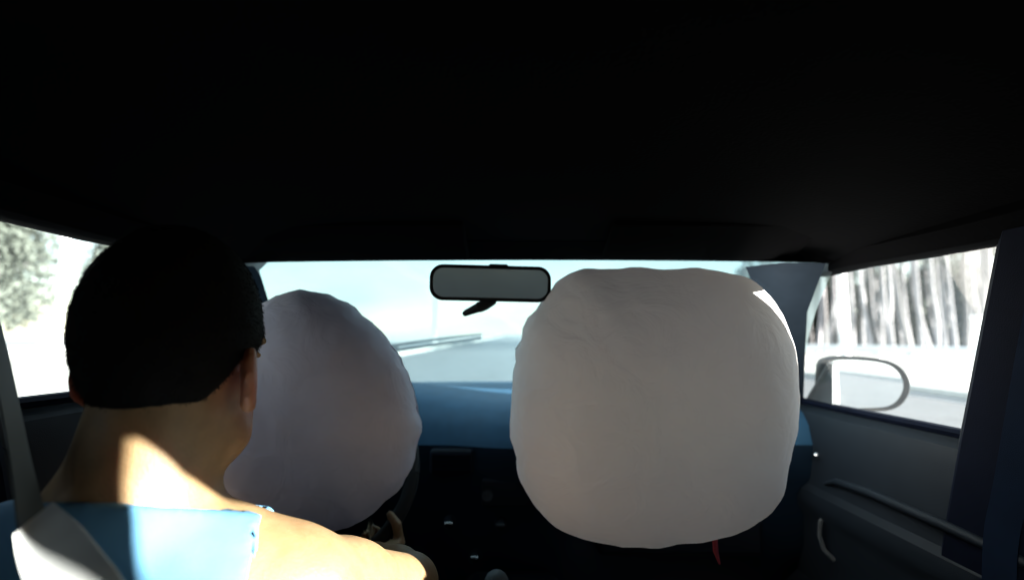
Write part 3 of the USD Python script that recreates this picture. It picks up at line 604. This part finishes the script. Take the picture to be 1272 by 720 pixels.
# ------------------------------------------------------------------ the driver
class Field:
    """A distance field on a grid; capsules are blended in; the surface comes out as one mesh."""
    def __init__(s, lo, hi, h):
        s.h, s.lo = h, np.array(lo, float); s.n = np.ceil((np.array(hi) - s.lo) / h).astype(int) + 1
        s.d = np.full(s.n, .25, np.float32)
    def window(s, lo, hi):
        a = np.clip(np.floor((np.array(lo) - s.lo) / s.h).astype(int), 0, s.n - 1); b = np.clip(np.ceil((np.array(hi) - s.lo) / s.h).astype(int) + 1, 1, s.n)
        sl = tuple(slice(i, j) for i, j in zip(a, b)); ax = [s.lo[k] + s.h * np.arange(a[k], b[k]) for k in range(3)]
        return sl, np.stack(np.meshgrid(*ax, indexing='ij'), -1).astype(np.float32)
    def blend(s, sl, d, k):
        o = s.d[sl]; hh = np.clip(.5 + .5 * (o - d) / k, 0, 1); s.d[sl] = o * (1 - hh) + d * hh - k * hh * (1 - hh)
    def cap(s, a, b, ra, rb, k=.02, sq=None):
        a, b = np.array(a, np.float32), np.array(b, np.float32); R = max(ra, rb) + .08
        if (s.lo - np.maximum(a, b) > R).any(): return
        sl, X = s.window(np.minimum(a, b) - R, np.maximum(a, b) + R)
        if X.size == 0: return
        ba = b - a; t = np.clip(((X - a) @ ba) / max(float(ba @ ba), 1e-9), 0, 1)
        s.blend(sl, np.linalg.norm(X - a - t[..., None] * ba, axis=-1) - (ra + (rb - ra) * t), k)
    def ell(s, c, r, k=.02, rot=None, carve=False):
        c, r = np.array(c, np.float32), np.array(r, np.float32); R = max(r) + .06
        sl, X = s.window(c - R, c + R); Y = X - c
        if rot is not None: Y = Y @ np.asarray(rot, np.float32)
        q = np.linalg.norm(Y / r, axis=-1); g = np.linalg.norm(Y / r ** 2, axis=-1) + 1e-9
        d = q * (q - 1) / g
        if carve:
            o = s.d[sl]; hh = np.clip(.5 - .5 * (o + d) / k, 0, 1); s.d[sl] = o * (1 - hh) - d * hh + k * hh * (1 - hh)
        else: s.blend(sl, d, k)
    def mesh(s, d=None):
        d = s.d if d is None else d; ins = d < 0
        c = np.zeros(np.array(d.shape) - 1, np.uint8)
        for i, j, k in np.ndindex(2, 2, 2): c += ins[i:i + d.shape[0] - 1, j:j + d.shape[1] - 1, k:k + d.shape[2] - 1]
        cells = np.argwhere((c > 0) & (c < 8)); idx = np.full(c.shape, -1, np.int64); idx[tuple(cells.T)] = np.arange(len(cells))
        acc, cnt = np.zeros((len(cells), 3)), np.zeros(len(cells)); corner = list(np.ndindex(2, 2, 2))
        for A in corner:
            for ax in range(3):
                if A[ax]: continue
                Bc = list(A); Bc[ax] = 1
                da, db = d[tuple((cells + A).T)], d[tuple((cells + Bc).T)]; cr = (da < 0) != (db < 0)
                t = np.where(cr, da / np.where(cr, da - db, 1), 0)
                p = np.array(A, float) + 0 * acc; p[:, ax] += t
                acc += p * cr[:, None]; cnt += cr
        v = s.lo + s.h * (cells + acc / cnt[:, None]); quads = []
        for ax in range(3):
            b1, b2 = [k for k in range(3) if k != ax]
            sh = [slice(1, -1)] * 3; sh[ax] = slice(0, -1); lo = tuple(sh); sh[ax] = slice(1, None); hi = tuple(sh)
            e = np.argwhere(ins[lo] != ins[hi]); e[:, b1] += 1; e[:, b2] += 1
            if not len(e): continue
            fl = ins[tuple(e.T)]
            q = []
            for o1, o2 in ((-1, -1), (0, -1), (0, 0), (-1, 0)):
                w = e.copy(); w[:, b1] += o1; w[:, b2] += o2; q.append(idx[tuple(w.T)])
            q = np.stack(q, 1); flip = fl if ax != 1 else ~fl
            q[~flip] = q[~flip][:, ::-1]; quads.append(q)
        q = np.vstack(quads); q = q[(q >= 0).all(1)]
        return trimesh.Trimesh(v, np.vstack([q[:, [0, 1, 2]], q[:, [0, 2, 3]]]), process=False)

HC = np.array([-.355, .55, 1.160])                                # middle of the head
SHR, SHL = np.array([-.225, .565, .930]), np.array([-.555, .53, .940])
ELR, ELL = np.array([-.160, .83, .815]), np.array([-.64, .75, .83])
aR, aL = -.92, math.pi + .25
WRR, WRL = rim(aR, .185, .03) + np.array([.035, -.055, .005]), rim(aL, .185, .03) + np.array([-.03, -.06, .0])
NB, CH, BELLY, HIP = np.array([-.382, .522, 1.010]), np.array([-.388, .53, .83]), np.array([-.392, .47, .69]), np.array([-.395, .43, .55])
HR, HL = np.array([-.30, .45, .51]), np.array([-.49, .45, .51])
KR, KL = np.array([-.24, .93, .58]), np.array([-.55, .93, .58]); AR, AL = np.array([-.24, 1.25, .30]), np.array([-.50, 1.17, .30])

def torso(f, o=0, k=.05):
    f.cap(NB + [-.07, .01, -.05], NB + [.075, .015, -.055], .058 + o, .058 + o, k)
    f.cap(SHL + [.02, 0, -.01], SHR + [-.03, 0, -.01], .066 + o, .066 + o, k)
    for dx in (-.085, .085): f.cap(CH + [dx, .0, .05], BELLY + [dx * .85, 0, 0], .115 + o, .105 + o, k)
    f.cap(BELLY + [-.06, 0, 0], HIP + [-.07, 0, 0], .11 + o, .115 + o, k); f.cap(BELLY + [.06, 0, 0], HIP + [.07, 0, 0], .11 + o, .115 + o, k)
    f.cap(NB + [-.02, -.01, .0], SHL + [.05, 0, .0], .052 + o, .055 + o, k); f.cap(NB + [.02, -.01, .0], SHR + [-.05, -.01, .0], .050 + o, .052 + o, k)
def legs(f, o=0, k=.04):
    for h, kn, an in ((HR, KR, AR), (HL, KL, AL)):
        f.cap(h, kn, .088 + o, .060 + o, k); f.cap(kn, an, .056 + o, .040 + o, k)

def fingers(f, a0, side):
    """A hand closed on the rim at angle a0: palm, four unequal fingers, thumb."""
    tg = lambda a: (-math.sin(a) * sx + math.cos(a) * sz)
    def ringp(a, th, q=.0235): o = math.cos(a) * sx + math.sin(a) * sz; return rim(a) + q * (math.cos(th) * o + math.sin(th) * sn)
    lens = [.92, 1.05, 1.0, .78]
    for i in range(4):
        a = a0 + side * (i - 1.5) * -.112
        ths = [math.radians(x) for x in (5, -50, -50 - 75 * lens[i], -50 - 130 * lens[i])]
        ths = [math.radians(35) - 0 * t for t in ths[:0]] + ths
        pts = [ringp(a, t, .0265 if j == 0 else .0235) for j, t in enumerate(ths)]
        rr = [.0110, .0103, .0096, .0088]
        for j in range(3): f.cap(pts[j], pts[j + 1], rr[j], rr[j + 1], .004)
    pal = [ringp(a0 + side * (i - 1.5) * -.112, math.radians(10), .036) for i in (0, 1, 2, 3)]
    w = WRR if side > 0 else WRL
    for p in pal: f.cap(p, w + (p - w) * .25, .0135, .016, .012)
    tb = ringp(a0 + side * .25, math.radians(-5), .034)
    f.cap(w + (tb - w) * .35, tb, .015, .0115, .008); f.cap(tb, ringp(a0 + side * .36, math.radians(60), .026), .011, .0095, .004); f.cap(ringp(a0 + side * .36, math.radians(60), .026), ringp(a0 + side * .40, math.radians(115), .025), .0095, .0082, .004)

def head(f, o=0):
    f.ell(HC + [0, -.008, .044], (.0720 + o, .092 + o, .104 + o), .01)
    f.ell(HC + [0, .02, -.005], (.062 + o, .074 + o, .083 + o), .015)
    f.cap(HC + [-.046, .02, -.068], HC + [0, .078, -.094], .022, .020, .025); f.cap(HC + [.046, .02, -.068], HC + [0, .078, -.094], .022, .020, .025)
    f.ell(HC + [0, .045, -.055], (.045, .05, .045), .03)

B = Field((-.74, .18, .16), (-.02, 1.42, 1.36), .0052)
torso(B); legs(B)
B.cap(NB + [0, -.008, -.02], HC + [0, -.028, -.03], .064, .056, .03); B.cap(NB + [0.0, .03, -.02], HC + [0, .0, -.06], .052, .050, .03)
for sh, el, wr in ((SHR, ELR, WRR), (SHL, ELL, WRL)):
    d = (el - sh)
    B.cap(sh, sh + d * .35, .060, .050, .03); B.cap(sh + d * .3, el, .050, .041, .03); B.cap(el, el + (wr - el) * .35, .041, .040, .02); B.cap(el + (wr - el) * .35, wr, .040, .026, .015)
fingers(B, aR, 1); fingers(B, aL, -1)
head(B)
for s in (-1, 1):
    B.ell(HC + [s * .032, .088, .012], (.015, .010, .010), .012, carve=True)
    c, sn_ = math.cos(s * .42), math.sin(s * .42)
    rot = np.array([[c, -sn_, 0], [sn_, c, 0], [0, 0, 1.0]])
    B.ell(HC + [s * .082, -.012, -.004], (.0085, .022, .033), .006, rot)
    B.ell(HC + [s * .093, -.006, .004], (.006, .011, .018), .004, rot, carve=True)
    B.ell(HC + [s * .079, -.006, -.032], (.0075, .010, .011), .006)
    B.cap(HC + [s * .014, .094, .030], HC + [s * .046, .084, .032], .008, .007, .012)
    B.cap(HC + [s * .012, .102, -.036], HC + [s * .010, .095, -.034], .008, .008, .006)
B.cap(HC + [0, .092, .018], HC + [0, .114, -.030], .0085, .0115, .008)
B.cap(HC + [-.02, .090, -.062], HC + [.02, .090, -.062], .0065, .0065, .006); B.cap(HC + [-.016, .089, -.073], HC + [.016, .089, -.073], .0070, .0070, .006)
body = B.mesh()
trimesh.smoothing.filter_taubin(body, iterations=4)
flush = np.zeros(len(body.vertices))
for c_, r_ in [((s_ * .085, -.008, -.006), .030) for s_ in (-1, 1)] + [((s_ * .062, .045, -.035), .035) for s_ in (-1, 1)] + [((0, .09, -.067), .016)]:
    flush = np.maximum(flush, np.exp(-(np.linalg.norm(body.vertices - HC - np.array(c_), axis=1) / r_) ** 2))
man = thing('person', 'driver seen from behind, short black hair, blue sleeveless top, right arm reaching forward', 'person')
bd = obj('body', body, 'skin', man, smooth=True)
UsdGeom.PrimvarsAPI(bd).CreatePrimvar('flush', Sdf.ValueTypeNames.FloatArray, 'vertex').Set(flush.astype(np.float32))

# hair: a short cap whose edge runs from the forehead over the ear to the nape
Hf = Field(HC - [.13, .15, .17], HC + [.13, .15, .17], .004)
head(Hf)
sl, X = Hf.window(Hf.lo, Hf.lo + Hf.h * (Hf.n - 1)); Y = X - HC.astype(np.float32)
nz = meshkit.fbm(X.astype(float) * 120, 2, 3) - .5
def hair_edge(y): return np.interp(y, [-.12, -.08, -.06, -.045, -.03, -.012, .0, .048, .072, .082, .12], [-.072, -.070, -.062, -.046, -.024, .000, .010, .010, .050, .078, .080])
up = np.clip((Y[..., 2] - hair_edge(Y[..., 1]) + nz * .006) / .028, 0, 1); up = up * up * (3 - 2 * up)
hd = np.maximum(Hf.d - .0085 * up + .0015 + nz * .003 * up, -(Hf.d + .012))
hm = Hf.mesh(np.maximum(hd, (hair_edge(Y[..., 1]) - .004 - Y[..., 2]) * .8).astype(np.float32)); trimesh.smoothing.filter_taubin(hm, iterations=3)
hr = obj('hair', hm, 'hair', man, smooth=True)
rh = np.random.default_rng(5); sp, fi = trimesh.sample.sample_surface(hm, 9000, seed=5)[:2]; hm.fix_normals(); fnm = hm.face_normals[fi]
keep = np.einsum('ij,ij->i', fnm, sp - HC) > 0
sp, fnm = sp[keep], fnm[keep]; ln = rh.uniform(.0012, .003, len(sp))[:, None]
dr = fnm * .75 + [0, -.15, -.55] + rh.normal(size=sp.shape) * .28; dr /= np.linalg.norm(dr, axis=1, keepdims=True)
cv = UsdGeom.BasisCurves.Define(stage, '/World/person/hair/short_hairs'); cv.CreateTypeAttr('linear')
cv.CreateCurveVertexCountsAttr([3] * len(sp)); cv.CreatePointsAttr(np.stack([sp - fnm * .001, sp + dr * ln * .5, sp + dr * ln + [0, 0, -.0012]], 1).reshape(-1, 3).astype(np.float32))
cv.CreateWidthsAttr(np.tile([.0006, .0005, .0002], len(sp)).astype(np.float32)); cv.SetWidthsInterpolation('vertex')
UsdShade.MaterialBindingAPI.Apply(cv.GetPrim()).Bind(UsdShade.Material.Get(stage, '/World/Looks/hair')); put(cv.GetPrim(), kind='stuff')
for s in (-1, 1):
    obj('eye', trimesh.creation.icosphere(2, .0115), 'eye_white', man, smooth=True); 
    UsdGeom.Xformable(stage.GetPrimAtPath('/World/person/eye' + ('' if s < 0 else '_001'))).AddTranslateOp().Set(Gf.Vec3d(*(HC + [s * .032, .0745, .012])))
    obj('iris', hull([(*(HC + [s * .032, .0848, .012]), .0020), (*(HC + [s * .0325, .0838, .012]), .0045)], 14), 'hair', man)
    obj('eyelid', tube([HC + [s * .020, .087, .0145], HC + [s * .032, .0905, .0195], HC + [s * .044, .083, .0140]], [.003, .0045, .003], 8), 'skin', man, smooth=60)
    obj('eyebrow', tube([HC + [s * .016, .1015, .036], HC + [s * .032, .098, .041], HC + [s * .048, .088, .037]], [.0016, .0022, .0012], 6), 'hair', man)

# sleeveless top
Sf = Field((-.72, .22, .48), (-.06, .84, 1.16), .0055)
torso(Sf, .011); Sf.cap(NB + [0, -.008, -.02], HC + [0, -.028, -.03], .073, .068, .03)
sl, X = Sf.window(Sf.lo, Sf.lo + Sf.h * (Sf.n - 1))
fold = (meshkit.fbm(X.astype(float) * [14, 14, 9], 3, 21) - .5) * .012
d = Sf.d + fold.astype(np.float32)
def sub(d, c, r): return np.maximum(d, -(np.linalg.norm((X - np.array(c, np.float32)) / np.array(r, np.float32), axis=-1) - 1) * min(r))
d = np.maximum(d, (X[..., 2] - (1.038 + (X[..., 1] - .52) * -.28 - .16 * np.maximum(X[..., 0] + .345, 0))) * .9)            # neckline
d = sub(d, SHR + [.048, .06, .0], (.105, .19, .17)); d = sub(d, SHL + [-.06, .06, .0], (.09, .17, .15))
d = np.maximum(d, -(Sf.d + .016)); d = np.maximum(d, .53 - X[..., 2])
sm = max(Sf.mesh(d.astype(np.float32)).split(only_watertight=False), key=lambda q: len(q.faces)); trimesh.smoothing.filter_taubin(sm, iterations=3)
obj('sleeveless_top', sm, 'blue_shirt', man, smooth=True)
Tf = Field((-.74, .20, .20), (-.08, 1.38, .80), .008)
torso(Tf, .008); legs(Tf, .010)
sl, X = Tf.window(Tf.lo, Tf.lo + Tf.h * (Tf.n - 1))
d = np.maximum(np.maximum(Tf.d + ((meshkit.fbm(X.astype(float) * 16, 3, 31) - .5) * .012).astype(np.float32), X[..., 2] - .60 - np.maximum(X[..., 1] - .55, 0)), -(Tf.d + .03))
trm = Tf.mesh(d.astype(np.float32)); obj('trousers', trm, 'trousers_cloth', man, smooth=True)
for an in (AR, AL):
    obj('shoe', hull([(an[0], an[1] - .02, .275, .036), (an[0], an[1] + .02, .33, .038), (an[0], an[1] + .12, .265, .038), (an[0], an[1] + .19, .255, .03)], 18), 'shoe_leather', man, smooth=50)
